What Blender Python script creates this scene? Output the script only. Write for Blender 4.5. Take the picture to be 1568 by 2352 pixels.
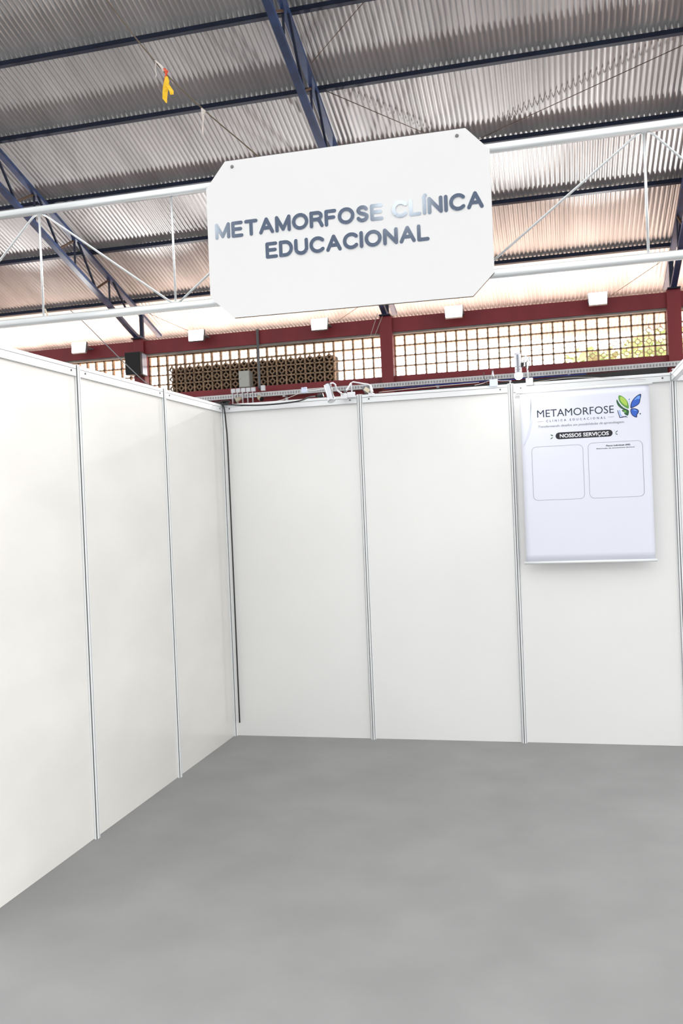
import bpy, bmesh, math, random
from mathutils import Vector, Matrix
random.seed(7)
for o in list(bpy.data.objects): bpy.data.objects.remove(o)
SC = bpy.context.scene; COL = SC.collection
R = math.radians

# ---------------------------------------------------------------- camera
yaw, pit, rol = R(-13.97), R(-0.42), R(-2.37)
F = Vector((math.sin(yaw)*math.cos(pit), math.cos(yaw)*math.cos(pit), math.sin(pit)))
r_ = Vector((math.cos(yaw), -math.sin(yaw), 0)); u_ = r_.cross(F)
RX = r_*math.cos(rol) + u_*math.sin(rol); UX = -r_*math.sin(rol) + u_*math.cos(rol)
cd = bpy.data.cameras.new('camera'); cam = bpy.data.objects.new('camera', cd); COL.objects.link(cam)
cam.matrix_world = Matrix(((RX.x, UX.x, -F.x, 0), (RX.y, UX.y, -F.y, 0), (RX.z, UX.z, -F.z, 1.6), (0, 0, 0, 1)))
cd.sensor_fit = 'HORIZONTAL'; cd.sensor_width = 24.0; cd.lens = 2020/1568*24.0
cd.clip_start = 0.05; cd.clip_end = 300
cd.dof.use_dof = True; cd.dof.focus_distance = 4.2; cd.dof.aperture_fstop = 7.0
SC.camera = cam

# ---------------------------------------------------------------- world: hazy bright sky beyond the far wall, softer behind
w = bpy.data.worlds.new('sky'); SC.world = w; w.use_nodes = True
nt = w.node_tree; nt.nodes.clear()
out = nt.nodes.new('ShaderNodeOutputWorld'); bg = nt.nodes.new('ShaderNodeBackground')
tc = nt.nodes.new('ShaderNodeTexCoord'); sep = nt.nodes.new('ShaderNodeSeparateXYZ')
mr = nt.nodes.new('ShaderNodeMapRange'); mr.interpolation_type = 'SMOOTHSTEP'
SKY_BACK, SKY_FAR = 1.5, 5.0
mr.inputs['From Min'].default_value = 0.05; mr.inputs['From Max'].default_value = 0.55
mr.inputs['To Min'].default_value = SKY_BACK; mr.inputs['To Max'].default_value = SKY_FAR
bg.inputs['Color'].default_value = (1.0, 0.998, 0.992, 1)
nt.links.new(tc.outputs['Generated'], sep.inputs[0]); nt.links.new(sep.outputs['Y'], mr.inputs['Value'])
mz = nt.nodes.new('ShaderNodeMapRange'); mz.interpolation_type = 'SMOOTHSTEP'      # sunlit reddish ground below the horizon on the far side
mz.inputs['From Min'].default_value = 0.02; mz.inputs['From Max'].default_value = -0.10
mz.inputs['To Min'].default_value = 0.0; mz.inputs['To Max'].default_value = 1.0
GROUND_FAR = 8.5
mg = nt.nodes.new('ShaderNodeMapRange'); mg.interpolation_type = 'SMOOTHSTEP'
mg.inputs['From Min'].default_value = 0.2; mg.inputs['From Max'].default_value = 0.6
mg.inputs['To Min'].default_value = 0.35; mg.inputs['To Max'].default_value = GROUND_FAR
mxs = nt.nodes.new('ShaderNodeMix'); mxs.data_type = 'FLOAT'
mc = nt.nodes.new('ShaderNodeMath'); mc.operation = 'MULTIPLY'
mf = nt.nodes.new('ShaderNodeMapRange'); mf.inputs['From Min'].default_value = 0.1; mf.inputs['From Max'].default_value = 0.4
mxc = nt.nodes.new('ShaderNodeMix'); mxc.data_type = 'RGBA'
mxc.inputs['A'].default_value = (1.0, 0.998, 0.992, 1); mxc.inputs['B'].default_value = (1.0, 0.73, 0.58, 1)
nt.links.new(sep.outputs['Z'], mz.inputs['Value']); nt.links.new(sep.outputs['Y'], mg.inputs['Value']); nt.links.new(sep.outputs['Y'], mf.inputs['Value'])
nt.links.new(mz.outputs[0], mxs.inputs['Factor']); nt.links.new(mr.outputs[0], mxs.inputs['A']); nt.links.new(mg.outputs[0], mxs.inputs['B'])
nt.links.new(mz.outputs[0], mc.inputs[0]); nt.links.new(mf.outputs[0], mc.inputs[1]); nt.links.new(mc.outputs[0], mxc.inputs['Factor'])
nt.links.new(mxc.outputs['Result'], bg.inputs['Color']); nt.links.new(mxs.outputs['Result'], bg.inputs['Strength']); nt.links.new(bg.outputs[0], out.inputs[0])

LAMP_STRENGTH = 12.0
FLOOD_POWER = 950.0
SC.view_settings.view_transform = 'Standard'; SC.view_settings.look = 'None'
SC.view_settings.gamma = 1.0; SC.view_settings.use_curve_mapping = False
SC.view_settings.exposure = 0.4
SC.cycles.use_denoising = True
SC.cycles.max_bounces = 8

# ---------------------------------------------------------------- materials
def mat(name, color, rough=0.6, metal=0.0, var=0.0, scale=3.0, stretch=(1, 1, 1), spec=0.5, color2=None, coat=0.0, detail=4.0, lo=0.35, hi=0.7):
    m = bpy.data.materials.new(name); m.use_nodes = True
    n = m.node_tree; b = n.nodes['Principled BSDF']
    b.inputs['Roughness'].default_value = rough; b.inputs['Metallic'].default_value = metal
    b.inputs['Specular IOR Level'].default_value = spec
    if coat: b.inputs['Coat Weight'].default_value = coat; b.inputs['Coat Roughness'].default_value = 0.12
    c = (*color, 1)
    if var > 0 or color2:
        t = n.nodes.new('ShaderNodeTexCoord'); mp = n.nodes.new('ShaderNodeMapping')
        mp.inputs['Scale'].default_value = stretch
        ns = n.nodes.new('ShaderNodeTexNoise'); ns.inputs['Scale'].default_value = scale; ns.inputs['Detail'].default_value = detail
        cr = n.nodes.new('ShaderNodeValToRGB')
        c2 = color2 if color2 else tuple(max(0, x*(1-var)) for x in color)
        cr.color_ramp.elements[0].position = lo; cr.color_ramp.elements[1].position = hi
        cr.color_ramp.elements[0].color = (*c2, 1); cr.color_ramp.elements[1].color = c
        n.links.new(t.outputs['Object'], mp.inputs[0]); n.links.new(mp.outputs[0], ns.inputs[0])
        n.links.new(ns.outputs[0], cr.inputs[0]); n.links.new(cr.outputs[0], b.inputs['Base Color'])
    else:
        b.inputs['Base Color'].default_value = c
    return m
def glow(name, color, s):
    m = bpy.data.materials.new(name); m.use_nodes = True; b = m.node_tree.nodes['Principled BSDF']
    b.inputs['Base Color'].default_value = (0.9, 0.9, 0.9, 1)
    b.inputs['Emission Color'].default_value = (*color, 1); b.inputs['Emission Strength'].default_value = s
    return m
M = dict(
    sheet=mat('galvanised_sheet', (0.55, 0.55, 0.555), 0.42, 0.4, 0.25, 0.9, (3.0, 0.5, 0.5)),
    blue=mat('blue_paint', (0.030, 0.068, 0.19), 0.5, 0, 0.35, 5, color2=(0.022, 0.04, 0.10)),
    darkblue=mat('dark_blue_paint', (0.008, 0.017, 0.048), 0.6, 0, 0.3, 6),
    rust=mat('rusty_steel', (0.12, 0.065, 0.035), 0.75, 0.1, 0.4, 20),
    red=mat('red_wall_paint', (0.27, 0.028, 0.036), 0.6, 0, 0.28, 1.6, (1, 1, 0.25)),
    block=mat('terracotta_block', (0.42, 0.285, 0.18), 0.85, 0, 0.35, 9),
    lintel=mat('grey_concrete', (0.30, 0.29, 0.27), 0.9, 0, 0.3, 6),
    galv=mat('bright_aluminium', (0.80, 0.83, 0.84), 0.32, 0.55, 0.12, 14, (0.4, 4, 4)),
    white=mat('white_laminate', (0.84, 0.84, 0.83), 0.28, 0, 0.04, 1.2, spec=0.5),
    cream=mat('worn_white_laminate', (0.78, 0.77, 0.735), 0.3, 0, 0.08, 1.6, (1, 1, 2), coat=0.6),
    rail=mat('white_aluminium_rail', (0.83, 0.85, 0.86), 0.35, 0.1, 0.03, 8),
    groove=mat('dark_groove', (0.12, 0.12, 0.12), 0.6),
    sign=mat('sign_board_white', (0.86, 0.86, 0.855), 0.35, 0, 0.02, 2),
    edge=mat('raw_board_edge', (0.16, 0.115, 0.085), 0.8, 0, 0.3, 30),
    mirror=mat('mirror_vinyl', (0.60, 0.67, 0.74), 0.09, 0.95),
    screw=mat('screw_steel', (0.25, 0.25, 0.24), 0.35, 0.8),
    black=mat('black_plastic', (0.012, 0.013, 0.014), 0.45),
    grille=mat('black_speaker_grille', (0.010, 0.011, 0.012), 0.7, 0, 0.5, 60),
    lit_side=mat('glossy_lit_side', (0.55, 0.62, 0.78), 0.2, 0.2),  # pale tone stands for light on the loudspeaker side
    chrome=mat('brushed_chrome', (0.50, 0.515, 0.55), 0.30, 0.95, 0.15, 10, (8, 8, 0.4)),
    plastic=mat('white_plastic', (0.80, 0.81, 0.84), 0.4),
    bluewhite=mat('bluish_white_plastic', (0.62, 0.68, 0.84), 0.5),
    greybox=mat('grey_enamel_box', (0.50, 0.51, 0.46), 0.5, 0, 0.1, 6),
    pvc=mat('grey_pvc', (0.16, 0.17, 0.18), 0.5),
    tray=mat('perforated_tray_steel', (0.68, 0.69, 0.70), 0.45, 0.5, 0.15, 5),
    tarp=mat('black_tarpaulin', (0.012, 0.012, 0.013), 0.7, 0, 0.3, 12),
    vinyl=mat('banner_vinyl', (0.76, 0.78, 0.88), 0.25, 0, 0.02, 1.5),
    lav=mat('lavender_print', (0.66, 0.69, 0.86), 0.3),
    inkgreen=mat('dark_green_ink', (0.012, 0.04, 0.03), 0.35, 0, 0, 4, color2=(0.02, 0.02, 0.06)),
    navy=mat('navy_ink', (0.02, 0.03, 0.12), 0.35), greyink=mat('grey_ink', (0.16, 0.16, 0.19), 0.4),
    blackink=mat('black_ink', (0.014, 0.014, 0.022), 0.35), white_ink=mat('white_ink', (0.85, 0.86, 0.9), 0.35),
    bluelt=mat('light_blue_ink', (0.16, 0.36, 0.85), 0.3), bluemid=mat('blue_ink', (0.03, 0.12, 0.55), 0.3),
    greenlt=mat('light_green_ink', (0.42, 0.62, 0.10), 0.3), greenmid=mat('mid_green_ink', (0.12, 0.34, 0.06), 0.3),
    greendk=mat('deep_green_ink', (0.02, 0.10, 0.04), 0.3),
    yellow=mat('yellow_ribbon', (0.92, 0.55, 0.0), 0.5, 0, 0.12, 20), redrib=mat('red_ribbon', (0.62, 0.07, 0.02), 0.5),
    twine=mat('brown_twine', (0.10, 0.075, 0.05), 0.8), pale=mat('pale_ribbon', (0.55, 0.50, 0.46), 0.6),
    floor=mat('grey_floor', (0.28, 0.28, 0.28), 0.85, 0, 0.12, 2.5),
    leaf=mat('leaf_green', (0.80, 0.90, 0.48), 0.6, 0, 0.4, 3), bark=mat('bark', (0.12, 0.08, 0.05), 0.9, 0, 0.3, 8),
    dark=mat('dark_render', (0.03, 0.026, 0.022), 0.9, 0, 0.3, 2),
    beige=mat('beige_plastic', (0.62, 0.56, 0.42), 0.5), bluecab=mat('blue_cable', (0.02, 0.05, 0.28), 0.5),
    lamp=glow('floodlight_led', (1.0, 0.98, 0.95), LAMP_STRENGTH), bulb=glow('spot_bulb', (1.0, 0.98, 0.94), 80.0),
)

# ---------------------------------------------------------------- builders
class MB:
    def __init__(s): s.b = bmesh.new(); s.mi = 0
    def face(s, vs):
        try:
            f = s.b.faces.new(vs); f.material_index = s.mi; return f
        except ValueError: return None
    def box(s, x0, y0, z0, x1, y1, z1, bev=0.0):
        vs = [s.b.verts.new((x, y, z)) for x in (x0, x1) for y in (y0, y1) for z in (z0, z1)]
        fs = []
        for q in ((0, 1, 3, 2), (4, 6, 7, 5), (0, 4, 5, 1), (2, 3, 7, 6), (0, 2, 6, 4), (1, 5, 7, 3)):
            fs.append(s.face([vs[i] for i in q]))
        if bev:
            es = {e for f in fs for e in f.edges}
            bmesh.ops.bevel(s.b, geom=list(es), offset=bev, segments=2, affect='EDGES', profile=0.5)
        return s
    def bar(s, a, b, wd, ht, up=(0, 0, 1)):           # rectangular bar from a to b
        a = Vector(a); b = Vector(b); d = (b-a).normalized(); up = Vector(up)
        sx = d.cross(up)
        if sx.length < 1e-4: sx = d.cross(Vector((0, 1, 0)))
        sx.normalize(); uz = sx.cross(d).normalized(); r = []
        for p in (a, b):
            r.append([s.b.verts.new(p + sx*i*wd/2 + uz*j*ht/2) for i, j in ((-1, -1), (1, -1), (1, 1), (-1, 1))])
        for k in range(4): s.face([r[0][k], r[0][(k+1) % 4], r[1][(k+1) % 4], r[1][k]])
        s.face(r[0][::-1]); s.face(r[1]); return s
    def tube(s, pts, rad, n=8, caps=True):
        pts = [Vector(p) for p in pts]; rings = []
        rads = rad if isinstance(rad, (list, tuple)) else [rad]*len(pts)
        prev = None
        for i, p in enumerate(pts):
            d = (pts[min(i+1, len(pts)-1)] - pts[max(i-1, 0)]).normalized()
            if prev is None:
                sx = d.cross(Vector((0, 0, 1)))
                if sx.length < 1e-3: sx = d.cross(Vector((0, 1, 0)))
            else: sx = prev - d*prev.dot(d)
            sx.normalize(); prev = sx; uz = d.cross(sx)
            rings.append([s.b.verts.new(p + (sx*math.cos(t) + uz*math.sin(t))*rads[i]) for t in (2*math.pi*k/n for k in range(n))])
        for a, b in zip(rings, rings[1:]):
            for k in range(n):
                f = s.face([a[k], a[(k+1) % n], b[(k+1) % n], b[k]])
                if f and n > 5: f.smooth = True
        if caps: s.face(rings[0][::-1]); s.face(rings[-1])
        return s
    def prism(s, pts, y0, y1):                        # polygon in x/z, extruded along y
        a = [s.b.verts.new((x, y0, z)) for x, z in pts]; b = [s.b.verts.new((x, y1, z)) for x, z in pts]
        n = len(pts); s.face(a); s.face(b[::-1])
        for k in range(n): s.face([a[(k+1) % n], a[k], b[k], b[(k+1) % n]])
        return s
    def prismz(s, pts, z0, z1):                       # polygon in x/y, extruded along z
        a = [s.b.verts.new((x, y, z0)) for x, y in pts]; b = [s.b.verts.new((x, y, z1)) for x, y in pts]
        n = len(pts); s.face(a[::-1]); s.face(b)
        for k in range(n): s.face([a[k], a[(k+1) % n], b[(k+1) % n], b[k]])
        return s
    def ball(s, c, r, sub=2, sc=(1, 1, 1)):
        m = Matrix.Translation(c) @ Matrix.Diagonal((*sc, 1))
        g = bmesh.ops.create_icosphere(s.b, subdivisions=sub, radius=r, matrix=m)
        for v in g['verts']:
            for f in v.link_faces: f.smooth = True; f.material_index = s.mi
        return s
    def build(s, name, mats, parent=None, kind=None, fix=True):
        if fix: bmesh.ops.recalc_face_normals(s.b, faces=s.b.faces)
        me = bpy.data.meshes.new(name); s.b.to_mesh(me); s.b.free()
        for m_ in (mats if isinstance(mats, (list, tuple)) else [mats]): me.materials.append(m_)
        o = bpy.data.objects.new(name, me); COL.objects.link(o)
        if parent: o.parent = parent
        if kind: o['kind'] = kind
        return o
def tag(o, label, cat=None, group=None):
    o['label'] = label
    if cat: o['category'] = cat
    if group: o['group'] = group
    return o
def thing(name, label, cat, loc=(0, 0, 0), group=None):
    o = bpy.data.objects.new(name, None); COL.objects.link(o); o.empty_display_size = 0.1
    o.location = loc; tag(o, label, cat, group); return o
def reloc(root):            # children were modelled in world space: shift them under the placed root
    for c in root.children:
        c.matrix_parent_inverse = Matrix.Translation(-Vector(root.location))
    return root
def struct(o): o['kind'] = 'structure'; return o
def text_part(name, s, x0, x1, z0, cap, y, m, parent, bold=0.0, shear=0.0, thick=0.0006, spacing=1.0):
    cu = bpy.data.curves.new(name, 'FONT'); cu.body = s; cu.size = 1.0; cu.offset = bold; cu.shear = shear
    cu.extrude = 0.0; cu.space_character = spacing; cu.resolution_u = 3
    t = bpy.data.objects.new(name, cu); COL.objects.link(t); dg = bpy.context.evaluated_depsgraph_get()
    me = bpy.data.meshes.new_from_object(t.evaluated_get(dg)); bpy.data.objects.remove(t); bpy.data.curves.remove(cu)
    xs = [v.co.x for v in me.vertices]; k = (x1-x0)/(max(xs)-min(xs)); xm = min(xs); h = cap/0.727
    bm = bmesh.new(); bm.from_mesh(me)
    for v in bm.verts: v.co = Vector((x0 + (v.co.x-xm)*k, y, z0 + v.co.y*h))
    g = bmesh.ops.extrude_face_region(bm, geom=list(bm.faces))
    for v in g['geom']:
        if isinstance(v, bmesh.types.BMVert): v.co.y -= thick
    bmesh.ops.recalc_face_normals(bm, faces=bm.faces); bm.to_mesh(me); bm.free()
    me.materials.clear(); me.materials.append(m)
    o = bpy.data.objects.new(name, me); COL.objects.link(o); o.parent = parent; return o

# ================================================================ SETTING
# floor
struct(MB().box(-17, -8, -0.1, 9.5, 17.2, 0).build('floor', M['floor']))

# roof plane: bottom of purlins z = ZP(y), sheets rest on the purlins
SL = 0.345; PH = 0.080
def ZP(y): return 5.98 + SL*(16.6-y)
nrm = Vector((0, SL, 1)).normalized()
# corrugated sheets, lower ends lapping over the wall
YEND, YTOP = 19.6, 5.0
bm = MB(); wl = 0.0765; nper = 8; X0, X1 = -16.5, 8.5
cols = int((X1-X0)/wl*nper)
rows = [YTOP, 9.0, 12.9, 12.901, 16.2, YEND]
prev = None
for y in (YTOP, 8.0, 11.0, 14.0, 17.0, YEND):
    cur = []
    for i in range(cols+1):
        x = X0 + i*wl/nper
        z = ZP(y) + PH + 0.012 + 0.0115*math.cos(2*math.pi*i/nper)
        cur.append(bm.b.verts.new((x, y, z)))
    if prev:
        for i in range(cols):
            f = bm.face([prev[i], prev[i+1], cur[i+1], cur[i]]); f.smooth = True
    prev = cur
ceil = bm.build('ceiling', M['sheet']); struct(ceil)
sol = ceil.modifiers.new('thickness', 'SOLIDIFY'); sol.thickness = 0.002; sol.offset = 1

# far wall: sill wall with openings between columns; lintel beam above
CX = [-13.68, -8.41, -3.155, 2.12, 7.39]; CW = 0.12
struct(MB().box(-16.5, 16.95, 0, 8.5, 17.16, 4.085).build('wall_back', M['red']))
b = MB().box(-16.5, 16.9, 4.93, 8.5, 17.16, 5.21); b.mi = 1; b.box(-16.5, 16.93, 4.895, 8.5, 17.16, 4.93)
struct(b.build('trim_1', [M['red'], M['lintel']]))
for i, x in enumerate(CX):
    b = MB().box(x-CW, 16.84, 0, x+CW, 17.16, 5.24, 0.004)
    struct(b.build('trim_%d' % (i+2), M['red']))
# hollow breeze blocks, 0.2 m module, four rows in each bay
BL, BR, BB, BT = -7.85, -4.25, 4.08, 4.63         # stretch backed by the dark building outside
def blocks(n, xa, xb):
    m = MB(); nx = round((xb-xa)/0.2); dx = (xb-xa)/nx; y0, y1 = 17.07, 17.145
    hb = 0.0145
    for i in range(nx+1):
        x = xa+i*dx
        m.box(max(xa, x-hb), y0, 4.085, min(xb, x+hb), y1, 4.895)
    for j in range(5):
        z = 4.09+0.2*j
        m.box(xa, y0, max(4.085, z-hb*0.8), xb, y1, min(4.895, z+hb*0.8))
    for i in range(nx):
        for j in range(4):
            cx = xa+(i+.5)*dx; cz = 4.19+0.2*j; hx = dx/2-hb; hz = 0.1-hb*0.8
            full = (BL-0.1 < cx < BR+0.05 and cz < BT+0.1)  # backed cells keep full webs; elsewhere glare is imitated by thin or missing webs
            ringy = full or (xa > -1 or xb > 1.9) and (cx > 0.55 and (j == 0 or (cx > 1.0 and j < 2) or (cx > 1.5 and j < 3)))
            if full or ringy:
                t = 0.011 if full else 0.0045; rr = 0.044; seg = 12
                for k in range(seg):
                    a0, a1 = 2*math.pi*k/seg, 2*math.pi*(k+1)/seg
                    P = [(cx+q*math.cos(a), cz+q*math.sin(a)) for q, a in ((rr-t, a0), (rr+t, a0), (rr+t, a1), (rr-t, a1))]
                    m.prism(P, y0+0.012, y1-0.012)
                ww = 0.009 if full else 0.004
                m.box(cx-ww, y0+.012, cz+rr, cx+ww, y1-.012, cz+hz); m.box(cx-ww, y0+.012, cz-hz, cx+ww, y1-.012, cz-rr)
                m.box(cx+rr, y0+.012, cz-ww, cx+hx, y1-.012, cz+ww); m.box(cx-hx, y0+.012, cz-ww, cx-rr, y1-.012, cz+ww)
            # corner fillets; in bright cells webs shortened to nubs, glare put into the shape
            e = 0.010; c = 0.016
            if not full:
                for sx, sz in ((1, 0), (-1, 0), (0, 1), (0, -1)):
                    px, pz = cx+sx*hx, cz+sz*hz
                    if sx: m.prism([(px, pz-e), (px-sx*e, pz), (px, pz+e)], y0, y1)
                    else: m.prism([(px-e, pz), (px, pz-sz*e), (px+e, pz)], y0, y1)
            for sx in (1, -1):
                for sz in (1, -1):
                    px, pz = cx+sx*hx, cz+sz*hz
                    m.prism([(px, pz), (px-sx*c, pz), (px-sx*c*.3, pz-sz*c*.3), (px, pz-sz*c)], y0, y1)
    return struct(m.build('window_%d' % n, M['block']))
for i in range(4): blocks(i+1, CX[i]+CW, CX[i+1]-CW)

# floor-level world outside: the dark building whose wall backs part of the screen
o = MB().box(-7.83, 17.19, 0, -4.29, 17.5, 4.63).build('outbuilding', M['dark'])
tag(o, 'dark brown outbuilding right behind the pierced block wall', 'building')

# trees outside, right of centre
def tree(x, y, h, rad, label, seed):
    rnd = random.Random(seed); t = thing('tree', label, 'tree', (x, y, 0), 'trees beyond the far wall')
    MB().tube([(0, 0, 0), (0.1, 0.05, h*0.5), (0, 0, h*0.8)], [0.16, 0.12, 0.05]).build('trunk', M['bark'], t)
    m = MB()
    for k in range(1500):
        d = Vector((rnd.gauss(0, 1), rnd.gauss(0, 1), rnd.gauss(0, 1))).normalized()*rad*rnd.uniform(0.45, 1.0)
        c = Vector((d.x, d.y, h*0.8+d.z*0.85)); a = Vector((rnd.gauss(0, 1), rnd.gauss(0, 1), rnd.gauss(0, 1))).normalized()
        p = a.orthogonal().normalized(); q = a.cross(p); s = rnd.uniform(0.09, 0.19)
        vs = [m.b.verts.new(c+p*s), m.b.verts.new(c+q*s*0.5), m.b.verts.new(c-p*s), m.b.verts.new(c-q*s*0.5)]
        m.face(vs)
    m.build('foliage', M['leaf'], t, fix=False)
    return t
tree(.9, 22.5, 5.1, 1.35, 'pale green tree seen through the pierced blocks left of the rightmost column', 3)
tree(3.1, 27.0, 6.3, 1.65, 'pale green tree at the right edge beyond the pierced block wall', 5)

# unseen dark band added behind the camera, with two gaps, to reflect in lettering
b = MB(); zz = (4.2, 6.78, 7.55, 9.3); xx = (-14.5, -7.6, -6.15, -3.1, -2.15, 8.5)
for i in range(5):
    for j in range(3):
        if j == 1 and i in (1, 3): continue
        b.box(xx[i], -10.1, zz[j], xx[i+1], -10.0, zz[j+1])
for x in (-14.4, -9.0, 3.6, 8.3): b.box(x-.15, -10.3, 0, x+.15, -10.1, 9.3)
struct(b.build('reflection_wall', mat('reflection_blue_grey', (0.022, 0.034, 0.062), 0.85, 0, 0.3, 0.8)))

# ================================================================ ROOF STEEL
PY = [(18.27, None), (16.67, 'first blue roof purlin up from the pierced block wall'), (15.02, 'second blue roof purlin up from the pierced block wall'),
      (13.62, 'third blue roof purlin up from the wall, meeting the sign top from the left'), (12.18, 'fourth blue roof purlin up from the wall, the one above the sign'),
      (10.92, 'topmost blue roof purlin in the photo, fifth from the wall'), (9.55, 'blue roof purlin just above the top edge of the photo, sixth from the wall'),
      (8.15, 'seventh blue roof purlin from the wall, overhead of the booth front'), (6.75, 'eighth blue roof purlin from the wall, nearest the roof edge')]
pn = 0
for y, lab in PY:
    z = ZP(y)
    m = MB(); L, Rr = -16.4, 8.4
    # C-section, standing square to the slope
    dn = Vector((0, 1, -SL)).normalized()     # down slope
    c0 = Vector((0, y, z))
    def q(s, n): v = c0 + dn*s + nrm*n; return v.y, v.z
    th = 0.006
    for (s0, s1, n0, n1) in ((-0.028, -0.028+th, 0, PH-0.004), (-0.028, 0.028, 0, th), (-0.028, 0.028, PH-0.004-th, PH-0.004), (0.028-th, 0.028, 0, 0.018)):
        ring = [q(s0, n0), q(s1, n0), q(s1, n1), q(s0, n1)]
        A = [m.b.verts.new((L, *p)) for p in ring]; B = [m.b.verts.new((Rr, *p)) for p in ring]
        for k in range(4): m.face([A[k], A[(k+1) % 4], B[(k+1) % 4], B[k]])
        m.face(A[::-1]); m.face(B)
    o = m.build('roof_purlin', M['darkblue'])
    tag(o, lab or 'lowest roof purlin running just behind the red beam', 'purlin', 'blue roof purlins')

def roof_truss(X, label):
    t = thing('roof_truss', label, 'truss', (X, 17.0, 5.24), 'blue roof trusses')
    def up(y): return ZP(y)-0.035
    def lo(y): return ZP(y)-0.035-0.56
    ys = 6.0
    hb = 0.05
    for s, nm in ((0, 'top_chord'),):
        MB().bar((X, ys, up(ys)), (X, 17.9, up(17.9)), 0.10, 0.065, nrm).build('top_chord', M['blue'], t)
    m = MB(); pts = [(ys, lo(ys)), (15.7, lo(15.7)), (16.3, 5.46), (16.75, 5.30), (17.1, 5.26)]
    for a, c in zip(pts, pts[1:]): m.bar((X, a[0], a[1]), (X, c[0]+0.01, c[1]), 0.10, 0.065, nrm)
    m.build('bottom_chord', M['blue'], t)
    y = 16.4; k = 0; st = 0.62
    while y > 6.6:
        y2 = y - st
        a, c = ((X-0.03, y, up(y)), (X-0.03, y2, lo(y2))) if k % 2 else ((X+0.03, y, lo(min(y, 15.7))), (X+0.03, y2, up(y2)))
        MB().bar(a, c, 0.032, 0.032).build('web_bar', M['rust'] if k % 2 else M['darkblue'], t)
        if k % 2 == 0:
            MB().bar((X-0.035, y2, lo(y2)), (X-0.035, y2, up(y2)), 0.028, 0.028).build('web_bar', M['darkblue'], t)
        y = y2; k += 1
    MB().box(X-0.11, 16.75, 5.24, X+0.11, 17.14, 5.262).build('base_plate', M['darkblue'], t)
    MB().bar((X, 17.05, 5.25), (X, 17.05, up(17.05)), 0.08, 0.06).build('end_post', M['darkblue'], t)
    return reloc(t)
roof_truss(-8.41, 'blue lattice roof truss at the left, ending above the loudspeaker')
roof_truss(-3.155, 'blue lattice roof truss in the middle, passing behind the sign')
roof_truss(2.12, 'blue lattice roof truss at the right edge, ending on the rightmost red column')

rods = [((-3.08, 11.74, 7.70), (-1.2, 10.2, 8.24), 'thin brace rod rising right from the middle truss at the top of the photo'),
        ((-3.05, 12.22, 7.54), (-1.5, 13.52, 7.09), 'thin brace rod under the roof sheets just above the sign'),
        ((-8.40, 17.0, 5.885), (-7.62, 18.1, 5.50), 'rusty brace rod on the left, running from the truss foot toward a floodlight'),
        ((2.06, 17.05, 5.87), (1.0, 18.25, 5.455), 'rusty brace rod beside the rightmost floodlight'),
        ((2.09, 12.3, 7.51), (-1.68, 13.85, 6.98), 'long thin brace rod crossing the roof bay right of the sign'),
        ((-4.47, 18.15, 5.49), (-3.2, 17.15, 5.84), 'orange rusty brace rod just under the sign bottom edge')]
for a, c, lab in rods:
    o = MB().tube([a, c], 0.0055, 6).build('brace_rod', M['rust']); tag(o, lab, 'rod', 'roof brace rods')

# ================================================================ WALL FITTINGS
def floodlight(x, z, label):
    t = thing('floodlight', label, 'floodlight', (x, 16.6, z), 'floodlights along the red beam')
    ld = bpy.data.lights.new('floodlight_beam', 'SPOT'); ld.energy = FLOOD_POWER; ld.spot_size = R(102); ld.spot_blend = 1.0
    ld.shadow_soft_size = 0.06; ld.color = (1.0, 0.985, 0.96)
    lo_ = bpy.data.objects.new('floodlight_beam', ld); COL.objects.link(lo_); lo_.parent = t
    lo_.location = (0, -.10, 0); lo_.rotation_euler = (R(93), 0, R(180))
    MB().prism([(-.16, -.115), (.16, -.115), (.175, .115), (-.175, .115)], -0.01, 0.05).build('housing', M['pvc'], t)
    m = MB(); m.prism([(-.148, -.105), (.148, -.105), (.162, .105), (-.162, .105)], -0.018, -0.0105); m.build('lens', M['lamp'], t)
    br = MB().bar((-.165, 0, 0), (-.165, .30, 0.0), .012, .03).bar((.165, 0, 0), (.165, .30, 0.0), .012, .03).bar((-.17, .293, 0), (.17, .293, 0), .03, .012).build('bracket', M['pvc'], t)
    m = MB()
    for k in range(7): m.box(-.13+.04*k, .05, -.09, -.125+.04*k, .08, .09)
    m.build('cooling_fins', M['pvc'], t)
    for c in t.children:
        if c is not br and c.type == 'MESH': c.rotation_euler = (R(-8), 0, 0)
    return t
floodlight(-9.64, 5.13, 'glaring floodlight farthest left, above the left booth wall')
floodlight(-7.0, 5.155, 'glaring floodlight on the beam above and right of the loudspeaker')
floodlight(-4.418, 5.15, 'glaring floodlight under the left half of the sign, above the brown blocks')
floodlight(-1.80, 5.15, 'glaring floodlight just under the right corner of the sign')
floodlight(0.80, 5.145, 'glaring floodlight farthest right on the red beam')

# loudspeaker on the left column
t = thing('loudspeaker', 'black loudspeaker hung on the red column at the left', 'loudspeaker', (-8.33, 16.45, 4.44))
b = MB().prismz([(-.175, -.03), (.165, -.03), (.165, .06), (.13, .33), (-.10, .33), (-.175, .06)], 0, 0.46); b.build('cabinet', M['black'], t)
MB().prismz([(-.168, -.045), (.158, -.045), (.158, -.031), (-.168, -.031)], 0.01, 0.45).build('grille', M['grille'], t)
b = MB(); b.prismz([(.1690, .062), (.1660, .06), (.132, .318), (.135, .32)], 0.02, 0.44)  # light on this side of the cabinet, put in as pale colour
tag(b.build('painted_side_light', M['lit_side'], t), 'glossy side of the loudspeaker, its bright reflection painted pale')
MB().box(-.03, .33, .18, .03, .40, .26).build('wall_bracket', M['pvc'], t)

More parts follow.
